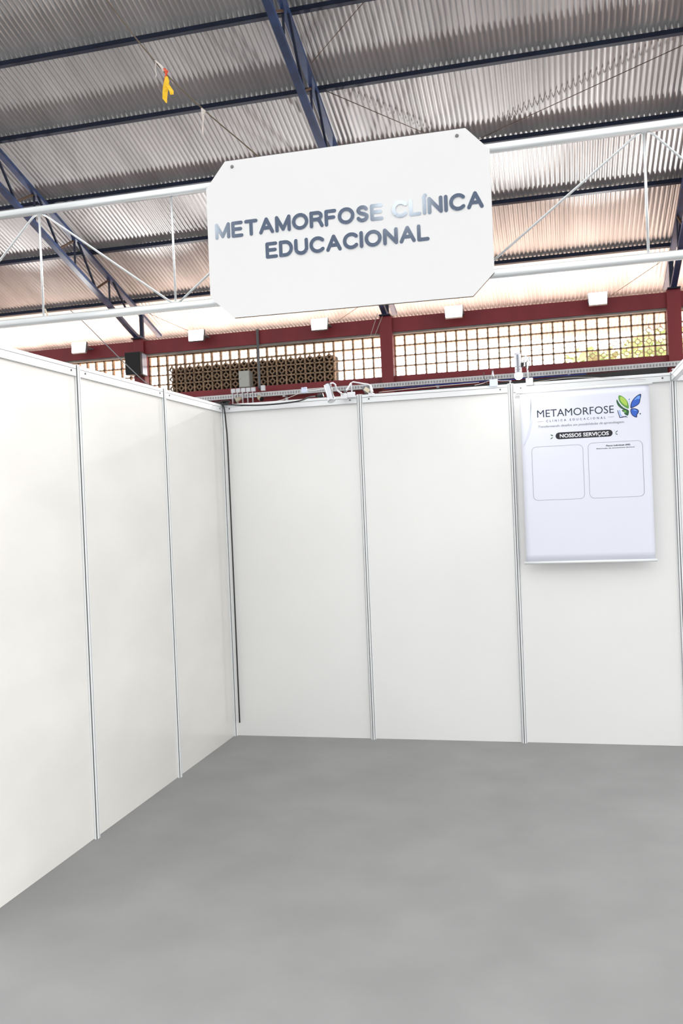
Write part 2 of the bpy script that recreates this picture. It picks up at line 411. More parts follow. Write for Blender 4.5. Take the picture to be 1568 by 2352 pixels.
# cable tray along the far wall
t = thing('cable_tray', 'grey perforated cable tray running along the red wall below the blocks', 'cable tray', (-4, 16.75, 3.84))
m = MB(); L0, L1 = -12.5+4, 8.4+4
L0 = -16.3+4
m.box(L0, -.006, .075, L1, 0, .095).box(L0, -.006, 0, L1, 0, .02).box(L0, -.006, 0, L1, .08, .006).box(L0, .074, 0, L1, .08, .095)
x = L0
while x < L1:
    m.box(x, -.0055, .02, x+.02, -.0005, .075); x += .055
m.build('channel', M['tray'], t)
for x in (-9.3, -7.2, -5.25, -2.2, 0.25, 2.9):
    MB().bar((x+4, 0.0, -.012), (x+4, .198, -.012), .05, .024).bar((x+4, .193, -.13), (x+4, .193, .0), .05, .01).build('support_bracket', M['tray'], t)
m = MB(); pts = [(-3.2+i*0.25, 16.72+0.005*math.sin(i), 3.825-0.008*abs(math.sin(i*0.8))) for i in range(16)]
tag(m.tube(pts, .012, 6).build('blue_cable', M['bluecab']), 'blue cable running just below the cable tray', 'cable')

# conduit pipe across the screen and beam
o = MB().tube([(-5.785, 16.86, 5.22), (-5.785, 16.86, 4.10), (-5.79, 16.86, 4.0)], .028, 10).build('conduit_pipe', M['pvc'])
tag(o, 'dark grey vertical conduit pipe crossing the brown blocks and red beam', 'pipe')
t = thing('electrical_box', 'grey metal electrical box mounted on the brown blocks', 'electrical box', (-6.11, 16.9, 4.075))
MB().box(-.115, -.04, 0, .115, .17, .335, .006).build('enclosure', M['greybox'], t)
MB().box(-.105, -.05, .01, .105, -.041, .325, .004).build('door', M['greybox'], t)
MB().tube([(-.075, -.05, .17), (-.075, -.06, .17)], .01, 8).build('lock', M['screw'], t)
labs = ['leftmost of the five white outlet boxes under the grey electrical box', 'second of the five white outlet boxes under the electrical box',
        'middle of the five white outlet boxes under the electrical box', 'fourth of the five white outlet boxes under the electrical box',
        'fifth white outlet box, nearest the conduit pipe', 'single white outlet box just right of the conduit pipe']
for k, lab in enumerate(labs):
    x = -6.30+.107*k if k < 5 else -5.665
    t = thing('outlet_box', lab, 'outlet box', (x, 16.70, 3.955), 'white outlet boxes on the cable tray')
    MB().box(-.045, 0, 0, .045, .045, .085 if k < 5 else .11, .005).build('box_body', M['plastic'], t)
    if k < 5:
        MB().tube([(-.02, .02, 0), (-.02, .02, -.22)], .013, 8).build('pipe', M['plastic'], t)
for x, s, lab in ((-6.13, -1, 'left of the two beige lamp holders below the outlet boxes'), (-5.70, 1, 'right of the two beige lamp holders below the outlet boxes')):
    t = thing('wall_spotlight', lab, 'lamp', (x, 16.55, 3.80), 'beige lamp holders on the far wall')
    MB().tube([(.03*-s, .05, .03), (s*.0, 0, 0), (s*.06, -.03, -.03)], [.03, .04, .055], 12).build('lamp_head', M['beige'], t)
    MB().tube([(s*.06, -.03, -.03), (s*.075, -.038, -.038)], [.052, .045], 12).build('face', M['black'], t)
    MB().tube([(-.03*s, .05, .03), (-.02*s, .12, .10), (-.02*s, .17, .12)], .009, 6).build('stem', M['plastic'], t)

# two hanging cords left of the middle column
for a, c, mt, lab in (((-3.30, 16.82, 5.30), (-3.46, 16.82, 4.87), 'pale', 'pale cord hanging from the middle truss foot, left one'), ((-3.20, 16.80, 5.24), (-3.37, 16.80, 4.87), 'pale', 'pinkish cord hanging beside the middle column, right one')):
    tag(MB().tube([a, c], .006, 6).build('rope', M[mt]), lab, 'cord', 'cords by the middle column')

# dark tarpaulin-wrapped beam behind the booth
t = thing('covered_barrier', 'black covered beam showing just above the booth back wall at right', 'beam', (-.16, 8.0, 0))
MB().bar((-1.09, 0, 2.585), (1.09, 0, 2.628), .08, .075).build('covered_beam', M['tarp'], t)
for x in (-1.0, 1.0): MB().box(x-.025, -.025, 0, x+.025, .025, 2.55).build('leg', M['tarp'], t)

# ================================================================ BOOTH
ZT = 2.345; RH = 0.056; XL, XR, YB, YF = -2.30, 0.715, 5.85, 2.94
def octpost(x, y, name_label, group='aluminium booth posts', h=ZT+0.004):
    t = thing('booth_post', name_label, 'post', (x, y, 0), group)
    pts = []
    for k in range(8):
        a = math.pi/8 + k*math.pi/4; a2 = a+math.pi/4; rr = .0215
        p = Vector((math.cos(a)*rr, math.sin(a)*rr)); q2 = Vector((math.cos(a2)*rr, math.sin(a2)*rr)); mid = (p+q2)/2
        d = (q2-p).normalized(); n = mid.normalized()
        pts += [p, mid-d*.0028, mid-d*.0028-n*.006, mid+d*.0028-n*.006, mid+d*.0028]
    MB().prismz([(p.x, p.y) for p in pts], 0, h).build('post_profile', M['rail'], t)
    MB().prismz([(math.cos(k*math.pi/4+.39)*.0165, math.sin(k*math.pi/4+.39)*.0165) for k in range(8)], 0.001, h-.002).build('inner_core', M['groove'], t)
    return t
PX = [-2.30, -1.295, -0.286, 0.715, 1.72]
octpost(PX[0], YB, 'white aluminium post in the back left corner of the booth')
octpost(PX[1], YB, 'white aluminium post in the booth back wall beside the lamp brackets')
p = octpost(PX[2], YB, 'white aluminium post in the booth back wall left of the banner')
p = octpost(PX[3], YB, 'white aluminium post right of the banner where the side rail starts')
octpost(PX[4], YB, 'white aluminium post beyond the right edge of the photo')
LY = [4.9, 3.92]
octpost(XL, 4.9, 'white aluminium post in the left booth wall, nearer the back corner')
octpost(XL, 3.92, 'white aluminium post in the left booth wall, nearer the camera')
octpost(XL, YF, 'white aluminium front corner post at the left of the booth')
octpost(XR, YF, 'white aluminium front corner post at the right of the booth')
for i in (2, 3):
    o = MB().tube([(0, 0, ZT), (0, 0, ZT+.016)], .004, 8).ball((0, 0, ZT+.02), .008).build('cap_knob', M['chrome'], [q for q in COL.objects if q.name.startswith('booth_post') and q.type == 'EMPTY'][i])

def panel_x(xa, xb, label, rlabel, m='white'):
    o = MB().box(xa+.018, YB-.003, .004, xb-.018, YB+.003, ZT-RH+.01).build('wall_panel', M[m]); tag(o, label, 'panel', 'white booth wall panels')
    t = thing('top_rail', rlabel, 'rail', (xa, YB, ZT-RH), 'rails on top of the booth walls')
    L = xb-xa-.02; s = .021
    MB().box(s, -.014, 0, L, .014, RH).build('rail_profile', M['rail'], t)
    MB().box(s, -.0155, RH*.66, L, -.0141, RH*.66+.0016).build('rail_groove', M['groove'], t)
    MB().box(s, -.0155, 0, L, -.0141, .0016).build('rail_lip', M['groove'], t)
    for x in (s+.045, L-.045): MB().tube([(x, -.0141, RH*.45), (x, -.0165, RH*.45)], .0055, 10).build('rail_screw', M['groove'], t)
def panel_y(ya, yb, label, rlabel):
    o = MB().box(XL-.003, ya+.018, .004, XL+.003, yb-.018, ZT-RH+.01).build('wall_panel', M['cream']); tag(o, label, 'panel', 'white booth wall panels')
    t = thing('top_rail', rlabel, 'rail', (XL, ya, ZT-RH), 'rails on top of the booth walls')
    L = yb-ya-.02; s = .021
    MB().box(-.014, s, 0, .014, L, RH).build('rail_profile', M['rail'], t)
    MB().box(.0141, s, RH*.66, .0155, L, RH*.66+.0016).build('rail_groove', M['groove'], t)
    MB().box(.0141, s, 0, .0155, L, .0016).build('rail_lip', M['groove'], t)
    for y in (s+.045, L-.045): MB().tube([(.0141, y, RH*.45), (.0165, y, RH*.45)], .0055, 10).build('rail_screw', M['groove'], t)
panel_x(PX[0], PX[1], 'white back wall panel in the left corner with the hanging black cable', 'top rail over the back panel next to the left corner')
panel_x(PX[1], PX[2], 'white back wall panel in the middle, left of the banner panel', 'top rail over the middle back panel')
panel_x(PX[2], PX[3], 'white back wall panel behind the printed banner', 'top rail over the banner')
panel_x(PX[3], PX[4], 'white wall panel at the right edge, beyond the last post', 'top rail at the right edge beyond the last post')
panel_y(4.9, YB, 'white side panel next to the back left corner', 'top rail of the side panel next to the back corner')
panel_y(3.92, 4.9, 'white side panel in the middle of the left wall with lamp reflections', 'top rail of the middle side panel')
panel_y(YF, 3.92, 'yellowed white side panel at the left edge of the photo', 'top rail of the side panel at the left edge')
# open side rail on the right
t = thing('side_rail', 'white aluminium rail leading toward the camera from the last back post', 'rail', (XR, YF, ZT-RH))
MB().box(-.014, .021, 0, .014, YB-YF-.021, RH).build('rail_profile', M['rail'], t)
MB().box(-.0155, .021, RH*.66, -.0141, YB-YF-.021, RH*.66+.002).box(-.0155, .021, 0, -.0141, YB-YF-.021, .002).build('rail_groove', M['groove'], t)

# ---------------------------------------------------------------- front lattice beam
t = thing('lattice_beam', 'silver aluminium lattice beam across the booth front carrying the sign', 'truss', (XL, YF, 2.34))
def chord(z, nm):
    m = MB(); n = 14; pr = []
    for k in range(n):
        a = 2*math.pi*k/n; pr.append((0.0145*math.copysign(abs(math.cos(a))**.7, math.cos(a)), .0150*math.copysign(abs(math.sin(a))**.7, math.sin(a))))
    A = [m.b.verts.new((.022, y, z+zz)) for y, zz in pr]; B = [m.b.verts.new((XR-XL-.022, y, z+zz)) for y, zz in pr]
    for k in range(n): f = m.face([A[k], A[(k+1) % n], B[(k+1) % n], B[k]]); f.smooth = True
    m.face(A); m.face(B[::-1]); m.build(nm, M['galv'], t)
chord(.0, 'bottom_chord'); chord(.41, 'top_chord')
vx = [-1.848, -1.313, -.778, -.243, .300]
zb, zt = .013, .397
for k, x in enumerate([-2.25]+vx):
    MB().tube([(x-XL, 0, zb), (x-XL, 0, zt)], .0042, 8).build('upright_rod', M['galv'], t)
for k, x in enumerate(vx):
    top = k % 2 == 0
    for s in (-1, 1):
        x2 = x+s*.535
        if x2 > XR-.02: x2 = XR-.03
        if x2 < XL+.03: x2 = XL+.03
        if top:
            MB().tube([(x-XL+s*.012, 0, zt), (x-XL+s*.03, 0, zt-.012), (x2-XL-s*.012, 0, zb)], .0040, 8).build('diagonal_rod', M['galv'], t)
    MB().ball((x-XL, 0, zt if top else zb), .009, 2, (1.6, .8, .7)).build('weld_joint', M['galv'], t)

# ---------------------------------------------------------------- sign
SY = 2.905
t = thing('hanging_sign', 'white sign board with cut corners and silver blue lettering on the lattice beam', 'sign', (-.67, SY, 2.54))
k_ = SY
poly = [(-.4008, .3891), (-.3753, .4193), (-.0873, .4182), (-.0613, .3907), (-.0614, .2537), (-.0861, .2294), (-.3721, .2311), (-.4011, .2585)]
P = [(x*k_+.67, z*k_+1.6-2.54) for x, z in poly]
MB().prism(P, 0, .002).build('board_face', M['sign'], t)
MB().prism([(x*.999, z*.999) for x, z in P], .0021, .015).build('board_edge', M['edge'], t)
for px, pz in ((-1.077*k_/2.94+.67, 1.211*k_/2.94+1.6-2.54), (-.285*k_/2.94+.67, 1.208*k_/2.94+1.6-2.54)):
    MB().tube([(px, 0, pz), (px, -.003, pz)], [.0062, .005], 12).build('screw', M['screw'], t)
# rounded stroke lettering
def arc(cx, cy, rx, ry, a0, a1, n=14): return [(cx+rx*math.cos(R(a0+(a1-a0)*k/n)), cy+ry*math.sin(R(a0+(a1-a0)*k/n))) for k in range(n+1)]
GL = {
 'M': (.86, [[(.0, 0), (.0, 1), (.43, .08), (.86, 1), (.86, 0)]]),
 'E': (.62, [[(.60, 1), (0, 1), (0, 0), (.62, 0)], [(0, .52), (.55, .52)]]),
 'T': (.72, [[(0, 1), (.72, 1)], [(.36, 1), (.36, 0)]]),
 'A': (.82, [[(0, 0), (.41, 1), (.82, 0)], [(.14, .33), (.68, .33)]]),
 'O': (.90, [arc(.45, .5, .45, .5, 0, 360, 28)]),
 'R': (.70, [[(0, 0), (0, 1), (.42, 1)] + arc(.42, .75, .26, .25, 90, -90, 10) + [(0, .5)], [(.40, .5), (.56, .38), (.72, 0)]]),
 'F': (.58, [[(0, 0), (0, 1), (.58, 1)], [(0, .52), (.5, .52)]]),
 'S': (.64, [arc(.33, .745, .28, .255, 25, 180, 10) + [(.08, .66), (.20, .55), (.46, .46), (.60, .36)] + arc(.32, .27, .30, .27, 0, -160, 12)]),
 'C': (.80, [arc(.45, .5, .45, .5, 42, 318, 22)]),
 'L': (.56, [[(0, 1), (0, 0), (.56, 0)]]),
 'I': (.0, [[(0, 0), (0, 1)]]),
 'Í': (.0, [[(0, 0), (0, .96)], [(-.02, 1.16), (.07, 1.30)]]),
 'N': (.74, [[(0, 0), (0, 1), (.74, 0), (.74, 1)]]),
 'D': (.74, [[(0, 0), (0, 1), (.32, 1)] + arc(.32, .5, .42, .5, 90, -90, 14) + [(0, 0)]]),
 'U': (.72, [[(0, 1), (0, .34)] + arc(.36, .34, .36, .34, 180, 360, 12) + [(.72, 1)]]),
}
def row(txt, x0, x1, z0, cap, sw):
    adv = .33; tot = 0
    for i, c in enumerate(txt): tot += (.16 if c == ' ' else GL[c][0]) + (adv if i < len(txt)-1 else 0)
    iw = (x1-x0-sw); ih = cap-sw; kx = iw/tot; x = x0+sw/2; word = []; lay = 0
    for c in txt:
        if c == ' ': x += (.16+adv)*kx; continue
        wd, st = GL[c]; m = MB()
        for path in st:
            pp = [(x+a*kx, z0+sw/2+b_*ih) for a, b_ in path]
            for a, b_ in zip(pp, pp[1:]):
                d = Vector((b_[0]-a[0], b_[1]-a[1])); n = Vector((-d.y, d.x)).normalized()*sw/2
                m.prism([(a[0]+n.x, a[1]+n.y), (a[0]-n.x, a[1]-n.y), (b_[0]-n.x, b_[1]-n.y), (b_[0]+n.x, b_[1]+n.y)], -.0006-lay*4e-5, -.0001); lay = (lay+1) % 60
            for a in pp: m.prism([(a[0]+sw/2*math.cos(q*math.pi/6), a[1]+sw/2*math.sin(q*math.pi/6)) for q in range(12)], -.0006-lay*4e-5, -.0001); lay = (lay+1) % 60
        m.build('letter', M['mirror'], t); x += (wd+adv)*kx
k2 = SY/2.94
row('METAMORFOSE CLÍNICA', -1.151*k2+.67, -.206*k2+.67, .9605*k2+1.6-2.54, .0575*k2, .0125)
row('EDUCACIONAL', -.966*k2+.67, -.389*k2+.67, .8735*k2+1.6-2.54, .0575*k2, .0125)

# ---------------------------------------------------------------- banner
BYY = 5.775
t = thing('banner', 'white printed vinyl banner with butterfly logo on the back wall', 'banner', (0.17, BYY, 1.2))
def rel(pts): return [(x-.17, z-1.2) for x, z in pts]
m = MB(); nx, nz = 24, 20; grid = []
x0, x1, z0, z1 = -.225, .562, 1.18, 2.281
for j in range(nz+1):
    rw = []
    for i in range(nx+1):
        u = i/nx; v = j/nz; x = x0+(x1-x0)*u; z = z0+(z1-z0)*v
        y = .006*max(0, (abs(u-.5)*2-.8)/.2)**2 * (1-v*.5) * (-1)
        rw.append(m.b.verts.new((x-.17, .003-y*0.8, z-1.2)))
    grid.append(rw)
for j in range(nz):
    for i in range(nx):
        f = m.face([grid[j][i], grid[j][i+1], grid[j+1][i+1], grid[j+1][i]]); f.smooth = True
o = m.build('vinyl_sheet', M['vinyl'], t); s = o.modifiers.new('thickness', 'SOLIDIFY'); s.thickness = .0012; s.offset = 1
MB().tube([(-.25-.17, .004, 2.277-1.2), (.582-.17, .004, 2.279-1.2)], .009, 12).build('top_rod', M['rail'], t)
MB().tube([(-.24-.17, .004, 1.18-1.2), (.572-.17, .004, 1.18-1.2)], .009, 12).build('bottom_rod', M['rail'], t)
def shape(nm, pts, m_, lay=1, sm=0):
    pts = rel(pts)
    for _ in range(sm):
        q = []
        for i in range(len(pts)):
            a, b_ = pts[i], pts[(i+1) % len(pts)]
            q += [(a[0]*.75+b_[0]*.25, a[1]*.75+b_[1]*.25), (a[0]*.25+b_[0]*.75, a[1]*.25+b_[1]*.75)]
        pts = q
    y = .0025-.0006*lay
    bm_ = MB(); bm_.prism(pts, y-.0005, y); bmesh.ops.triangulate(bm_.b, faces=[f for f in bm_.b.faces if len(f.verts) > 4])
    return bm_.build(nm, M[m_], t)
def shrink(pts, k, dx=0, dz=0):
    cx = sum(p[0] for p in pts)/len(pts); cz = sum(p[1] for p in pts)/len(pts)
    return [(cx+(x-cx)*k+dx, cz+(z-cz)*k+dz) for x, z in pts]
green = [(0.3784, 2.2166), (0.3894, 2.2192), (0.4114, 2.2042), (0.4299, 2.1827), (0.4385, 2.1552), (0.4394, 2.1282), (0.4217, 2.1362), (0.3999, 2.1545), (0.3846, 2.1757), (0.3776, 2.1964)]
dark = [(0.3672, 2.1938), (0.3722, 2.19), (0.3811, 2.1692), (0.3995, 2.1444), (0.4246, 2.1279), (0.4367, 2.1237), (0.4212, 2.1214), (0.3958, 2.1311), (0.3741, 2.1528), (0.3653, 2.177)]
low = [(0.3943, 2.1245), (0.4085, 2.1269), (0.4379, 2.123), (0.4387, 2.1081), (0.4327, 2.085), (0.4169, 2.0927), (0.4077, 2.1048), (0.4143, 2.1097), (0.4016, 2.1139)]
book = [(0.3685, 2.1249), (0.373, 2.1246), (0.3843, 2.0814), (0.4005, 2.085), (0.4199, 2.0858), (0.4324, 2.0769), (0.4133, 2.0800), (0.4003, 2.0780), (0.3809, 2.0760)]
bookb = [(0.3795, 2.1255), (0.3841, 2.1265), (0.3893, 2.0945), (0.4008, 2.0917), (0.3942, 2.0888), (0.3846, 2.0901)]
ant = [(0.4415, 2.1853), (0.4434, 2.1851), (0.4459, 2.148), (0.444, 2.1481)]
wing = [(0.5144, 2.2191), (0.5015, 2.2166), (0.4754, 2.1997), (0.4552, 2.1742), (0.448, 2.1512), (0.4471, 2.1291), (0.4666, 2.1365), (0.4926, 2.1482), (0.506, 2.164), (0.508, 2.184), (0.5144, 2.2037)]
lw = [(0.4471, 2.1277), (0.4601, 2.1322), (0.4855, 2.1285), (0.499, 2.1142), (0.4939, 2.0978), (0.484, 2.0884), (0.4866, 2.0727), (0.4739, 2.0736), (0.4552, 2.0869), (0.4463, 2.1076)]
shape('logo_leaf', green, 'greenmid', 1, 2); shape('logo_leaf', shrink(green, .68, .001, .004), 'greenlt', 2, 2)
shape('logo_leaf', dark, 'greendk', 1, 1); shape('logo_leaf', low, 'greendk', 1, 1); shape('logo_leaf', shrink(low, .5, -.004, .006), 'greenmid', 2, 1)
shape('logo_book', book, 'navy', 1); shape('logo_book', bookb, 'bluelt', 1); shape('logo_antenna', ant, 'bluelt', 1)
shape('logo_wing', wing, 'navy', 1, 2); shape('logo_wing', shrink(wing, .82), 'bluemid', 2, 2)
shape('logo_wing', [(0.508, 2.211), (0.490, 2.203), (0.470, 2.184), (0.478, 2.181), (0.490, 2.190), (0.504, 2.184)], 'bluelt', 3, 2)
shape('logo_wing', lw, 'navy', 1, 1); shape('logo_wing', shrink(lw, .8, -.001, .001), 'bluemid', 2, 1)
shape('logo_wing', [(.458, 2.122), (.476, 2.123), (.486, 2.114), (.474, 2.115)], 'bluelt', 3, 1)
for (cx, cz), rr, mm in (((0.443, 2.1892), .0035, 'bluemid'), ((0.5047, 2.0944), .0042, 'navy')):
    shape('logo_dot', [(cx+rr*math.cos(a*math.pi/6), cz+rr*math.sin(a*math.pi/6)) for a in range(12)], mm, 1)
sw_ = [(-0.1582, 2.2509), (-0.1575, 2.1818), (-0.1666, 2.0858), (-0.1901, 2.0043), (-0.2165, 1.9367)]
shape('printed_curve', sw_ + [(x+(.002, .010, .017, .016, .002)[i], z) for i, (x, z) in reversed(list(enumerate(sw_)))], 'lav', 1)
YT = .0018
def tx(nm, s, xa, xb, z, cap, m_, bold=0, shear=0, spacing=1.0, y=YT): return text_part(nm, s, xa-.17, xb-.17, z-1.2, cap, y, M[m_], t, bold, shear, spacing=spacing)
tx('banner_title', 'METAMORFOSE', -.1215, .3485, 2.1107, .0490, 'inkgreen', 0)
tx('banner_subtitle', 'CLÍNICA EDUCACIONAL', -.0670, .2970, 2.0781, .0138, 'navy', .006, spacing=1.9)
shape('subtitle_dash', [(-.121, 2.0822), (-.0845, 2.0824), (-.0845, 2.0838), (-.121, 2.0836)], 'greyink', 1)
shape('subtitle_dash', [(.3121, 2.086), (.349, 2.086), (.349, 2.0874), (.3121, 2.0874)], 'greyink', 1)
tx('banner_slogan', 'Transformando desafios em possibilidades de aprendizagem.', -.1175, .409, 2.0445, .0150, 'greyink', .0, .3)
pill = []; pc = (2.0075+1.9640)/2; ph = .0215
for a in range(9): pill.append((.336+.0-ph+ph*math.cos(R(90-a*22.5))+.0, pc+ph*math.sin(R(90-a*22.5))))
for a in range(9): pill.append((-.0125+ph+ph*math.cos(R(270-a*22.5)), pc+ph*math.sin(R(270-a*22.5))))
shape('heading_pill', pill, 'blackink', 1)
tx('banner_heading', 'NOSSOS SERVIÇOS', .0135, .3130, 1.9735, .0240, 'white_ink', .028, y=.0010)
for q in ([(-0.0456, 1.9991), (-0.0278, 1.9933), (-0.028, 1.9864), (-0.0393, 1.9898)], [(-0.0467, 1.9697), (-0.0295, 1.9824), (-0.0284, 1.9775), (-0.0401, 1.9679)],
          [(0.3505, 1.9876), (0.3671, 2.0015), (0.3662, 1.9941), (0.3549, 1.9854)], [(0.3504, 1.9856), (0.3674, 1.9745), (0.3628, 1.9707), (0.3546, 1.9773)]):
    shape('leaf_mark', q, 'greendk', 1, 1)
def frame_part(xa, xb, za, zb_):
    m = MB(); rr = .03; pts = []
    for cx, cz, a0 in ((xb-rr, zb_-rr, 0), (xa+rr, zb_-rr, 90), (xa+rr, za+rr, 180), (xb-rr, za+rr, 270)):
        pts += [(cx+rr*math.cos(R(a0+a*15)), cz+rr*math.sin(R(a0+a*15)), cx, cz) for a in range(7)]
    n = len(pts)
    for i in range(n):
        a, b_ = pts[i], pts[(i+1) % n]
        def inn(p): d = Vector((p[0]-p[2], p[1]-p[3])); d = d*(1-.0016/rr); return (p[2]+d.x, p[3]+d.y)
        m.prism(rel([a[:2], b_[:2], inn(b_), inn(a)]), .0013, .0018)
    m.build('printed_frame', M['greyink'], t)
frame_part(-.165, .153, 1.58, 1.924); frame_part(.183, .512, 1.58, 1.930)
tx('service_title', 'Planos Individuais (PEI)', .2930, .4385, 1.9030, .0088, 'blackink', .03)
tx('service_text', 'Elaboração de documentos técnicos', .235, .4640, 1.8885, .0066, 'blackink', .015)
shape('leaf_mark', [(.345, 1.999), (.348, 2.003), (.351, 2.001)], 'greendk', 1)

# ---------------------------------------------------------------- booth lamps
def can(m, a, c, r):
    a = Vector(a); c = Vector(c); L = [0, .03, .1, .35, .65, .93, 1.0]; rr = [.8, .95, 1, 1, 1, 1.02, 1.04]
    m.tube([a+(c-a)*l for l in L], [r*q for q in rr], 20)
    return m
t = thing('spotlight', 'silver can spotlight tilted down over the left back panel, switched off', 'spotlight', (-1.42, 5.60, 2.34), 'booth spotlights')
can(MB(), (-1.441, 5.55, 2.392), (-1.408, 5.52, 2.276), .0235).build('can', M['chrome'], t)
MB().tube([(-1.408, 5.52, 2.276), (-1.4075, 5.5195, 2.2745)], .021, 20).build('reflector', M['plastic'], t)
MB().tube([(-1.47, 5.55, 2.325), (-1.485, 5.55, 2.322), (-1.51, 5.55, 2.322)], [.013, .014, .011], 12).build('cable_gland', M['black'], t)
MB().tube([(-1.44, 5.575, 2.38), (-1.425, 5.58, 2.402), (-1.412, 5.59, 2.405), (-1.40, 5.60, 2.395), (-1.398, 5.62, 2.36), (-1.398, 5.80, 2.352)], .0055, 8).build('bracket_arm', M['plastic'], t)
MB().box(-1.412, 5.785, 2.32, -1.372, 5.825, 2.358, .003).build('clamp', M['plastic'], t)
m = MB()
for k in range(5): m.tube([(-1.452+.004*k, 5.5245, 2.34-.012*k), (-1.452+.004*k, 5.5225, 2.34-.012*k)], .0025, 8)
m.build('vent_holes', M['groove'], t); reloc(t)

t = thing('spotlight', 'lit silver can spotlight pointing straight down above the banner corner', 'spotlight', (-.218, 5.5, 2.40), 'booth spotlights')
can(MB(), (-.218, 5.5, 2.487), (-.217, 5.5, 2.364), .0205).build('can', M['chrome'], t)
MB().ball((-.2165, 5.5, 2.350), .026).build('bulb', M['bulb'], t)
m = MB()
for x in (-.232, -.206):
    for z in (2.385, 2.403): m.tube([(x, 5.4815, z), (x, 5.4795, z)], .0022, 8)
m.build('vent_holes', M['groove'], t)
MB().box(-.196, 5.492, 2.40, -.184, 5.508, 2.428, .002).box(-.175, 5.495, 2.395, -.166, 5.51, 2.43, .002).build('knob', M['black'], t)
MB().tube([(-.185, 5.5, 2.41), (-.178, 5.5, 2.46), (-.170, 5.52, 2.47), (-.165, 5.56, 2.42), (-.168, 5.8, 2.365)], .0048, 8).build('bracket_arm', M['plastic'], t)
MB().box(-.185, 5.80, 2.325, -.14, 5.83, 2.372, .003).build('clamp', M['plastic'], t)
MB().tube([(-.165, 5.51, 2.43), (-.15, 5.52, 2.46), (-.148, 5.55, 2.42), (-.165, 5.56, 2.385)], .0025, 6).build('cord', M['black'], t); reloc(t)

t = thing('lamp_clamp', 'pale blue clamp with short upright pipe on the middle back rail', 'clamp', (-.391, 5.815, 2.335))
MB().box(-.026, 0, 0, .026, .012, .047, .002).build('plate', M['bluewhite'], t)
MB().tube([(-.002, .006, .047), (-.004, .006, .105)], .0065, 10).build('pipe', M['chrome'], t)

t = thing('bracket_frame', 'bent white tube bracket on the post left of the middle panel', 'bracket', (-1.345, 5.81, 2.33))
MB().box(-.027, 0, 0, .027, .012, .036, .002).build('plate', M['plastic'], t)
MB().tube([(.005, .01, .03), (.002, .01, .098), (.015, .01, .104), (.12, .01, .08), (.133, .01, .07), (.136, .01, .02)], .0048, 8).build('bent_tube', M['plastic'], t)
MB().tube([(.002, .012, .10), (-.03, .012, .055), (-.055, .012, .02)], .006, 8).build('strut', M['plastic'], t)
MB().tube([(-.035, .005, .050), (-.048, .005, .033)], .0068, 8).build('clip', M['groove'], t)
t = thing('spotlight', 'small black spotlight behind the back rail under the bent tube bracket', 'spotlight', (-1.25, 5.93, 2.385), 'booth spotlights')
MB().prism([(-.045, .022), (.02, .035), (.03, -.01), (.005, -.025), (-.02, -.02)], -.02, .03).build('lamp_housing', M['pvc'], t)
MB().bar((-.02, -.025, .012), (.012, -.025, -.012), .028, .004, (0, 1, 0)).build('lamp_face', M['beige'], t)
MB().tube([(.02, -.03, .03), (.025, -.03, .0), (.035, -.03, -.035)], .004, 8).build('arm', M['plastic'], t)
MB().tube([(-.05, -.03, -.035), (-.03, -.033, -.03), (.0, -.033, -.033), (.02, -.03, -.03)], .005, 6).build('knob', M['black'], t)
MB().box(.02, -.10, -.055, .05, -.026, -.03).build('clamp', M['plastic'], t)

t = thing('power_socket', 'white double socket hanging on wires above the left back panel', 'socket', (-1.612, 5.6, 2.355))
MB().box(-.020, -.01, 0, .020, .012, .024, .003).build('socket_body', M['bluewhite'], t)
MB().box(-.019, -.008, .025, -.003, .010, .036, .002).box(.001, -.008, .0255, .017, .010, .037, .002).build('socket_cap', M['bluewhite'], t)

def cable(name, pts, r, m_, label, cat='cable', n=8):
    P_ = [Vector(p) for p in pts]; q = []
    for i in range(len(P_)-1):
        p0, p1, p2, p3 = P_[max(i-1, 0)], P_[i], P_[i+1], P_[min(i+2, len(P_)-1)]
        for k in range(6):
            u = k/6; q.append(.5*((2*p1)+(-p0+p2)*u+(2*p0-5*p1+4*p2-p3)*u*u+(-p0+3*p1-3*p2+p3)*u**3))
    q.append(P_[-1])
    return tag(MB().tube(q, r, n).build(name, M[m_]), label, cat)
cable('power_cable', [(-2.28, 5.825, 2.362), (-2.24, 5.80, 2.340), (-1.98, 5.795, 2.319), (-1.73, 5.79, 2.325), (-1.60, 5.68, 2.335), (-1.52, 5.56, 2.322)], .0052, 'black', 'black cable drooping along the back rail from the corner to the spotlight')
cable('power_cable', [(-2.29, 5.815, 2.352), (-2.262, 5.806, 2.32), (-2.252, 5.806, 2.2), (-2.250, 5.815, 2.02), (-2.25, 5.82, 1.2), (-2.25, 5.82, .1)], .005, 'black', 'black cable hanging down in the back left corner')
m = MB(); rr = random.Random(4)
for k in range(5):
    c = Vector((-2.285+rr.uniform(-.03, .03), 5.83, 2.356+rr.uniform(-.002, .008)))
    m.tube([c+Vector((.028*math.cos(a)*1.3, .01*math.sin(2*a), .008*math.sin(a))) for a in [q*math.pi/5 for q in range(11)]], .004, 6)
tag(m.build('cable_coil', M['black']), 'tangle of black cable on top of the back left corner post', 'cable')
cable('white_wire', [(-2.2, 5.95, 2.36), (-1.9, 5.9, 2.352), (-1.60, 5.62, 2.372), (-1.47, 5.6, 2.38)], .0022, 'pale', 'thin pale wire running behind the left back rail to the spotlight', 'wire', 6)
cable('white_wire', [(-1.60, 5.61, 2.368), (-1.55, 5.6, 2.366), (-1.46, 5.58, 2.37)], .003, 'plastic', 'short white wire between the double socket and the silver spotlight', 'wire', 6)
cable('white_wire', [(-1.19, 6.0, 2.375), (-.9, 6.0, 2.385), (-.5, 6.0, 2.392)], .0022, 'pale', 'thin pale wire stretched behind the middle back rail', 'wire', 6)
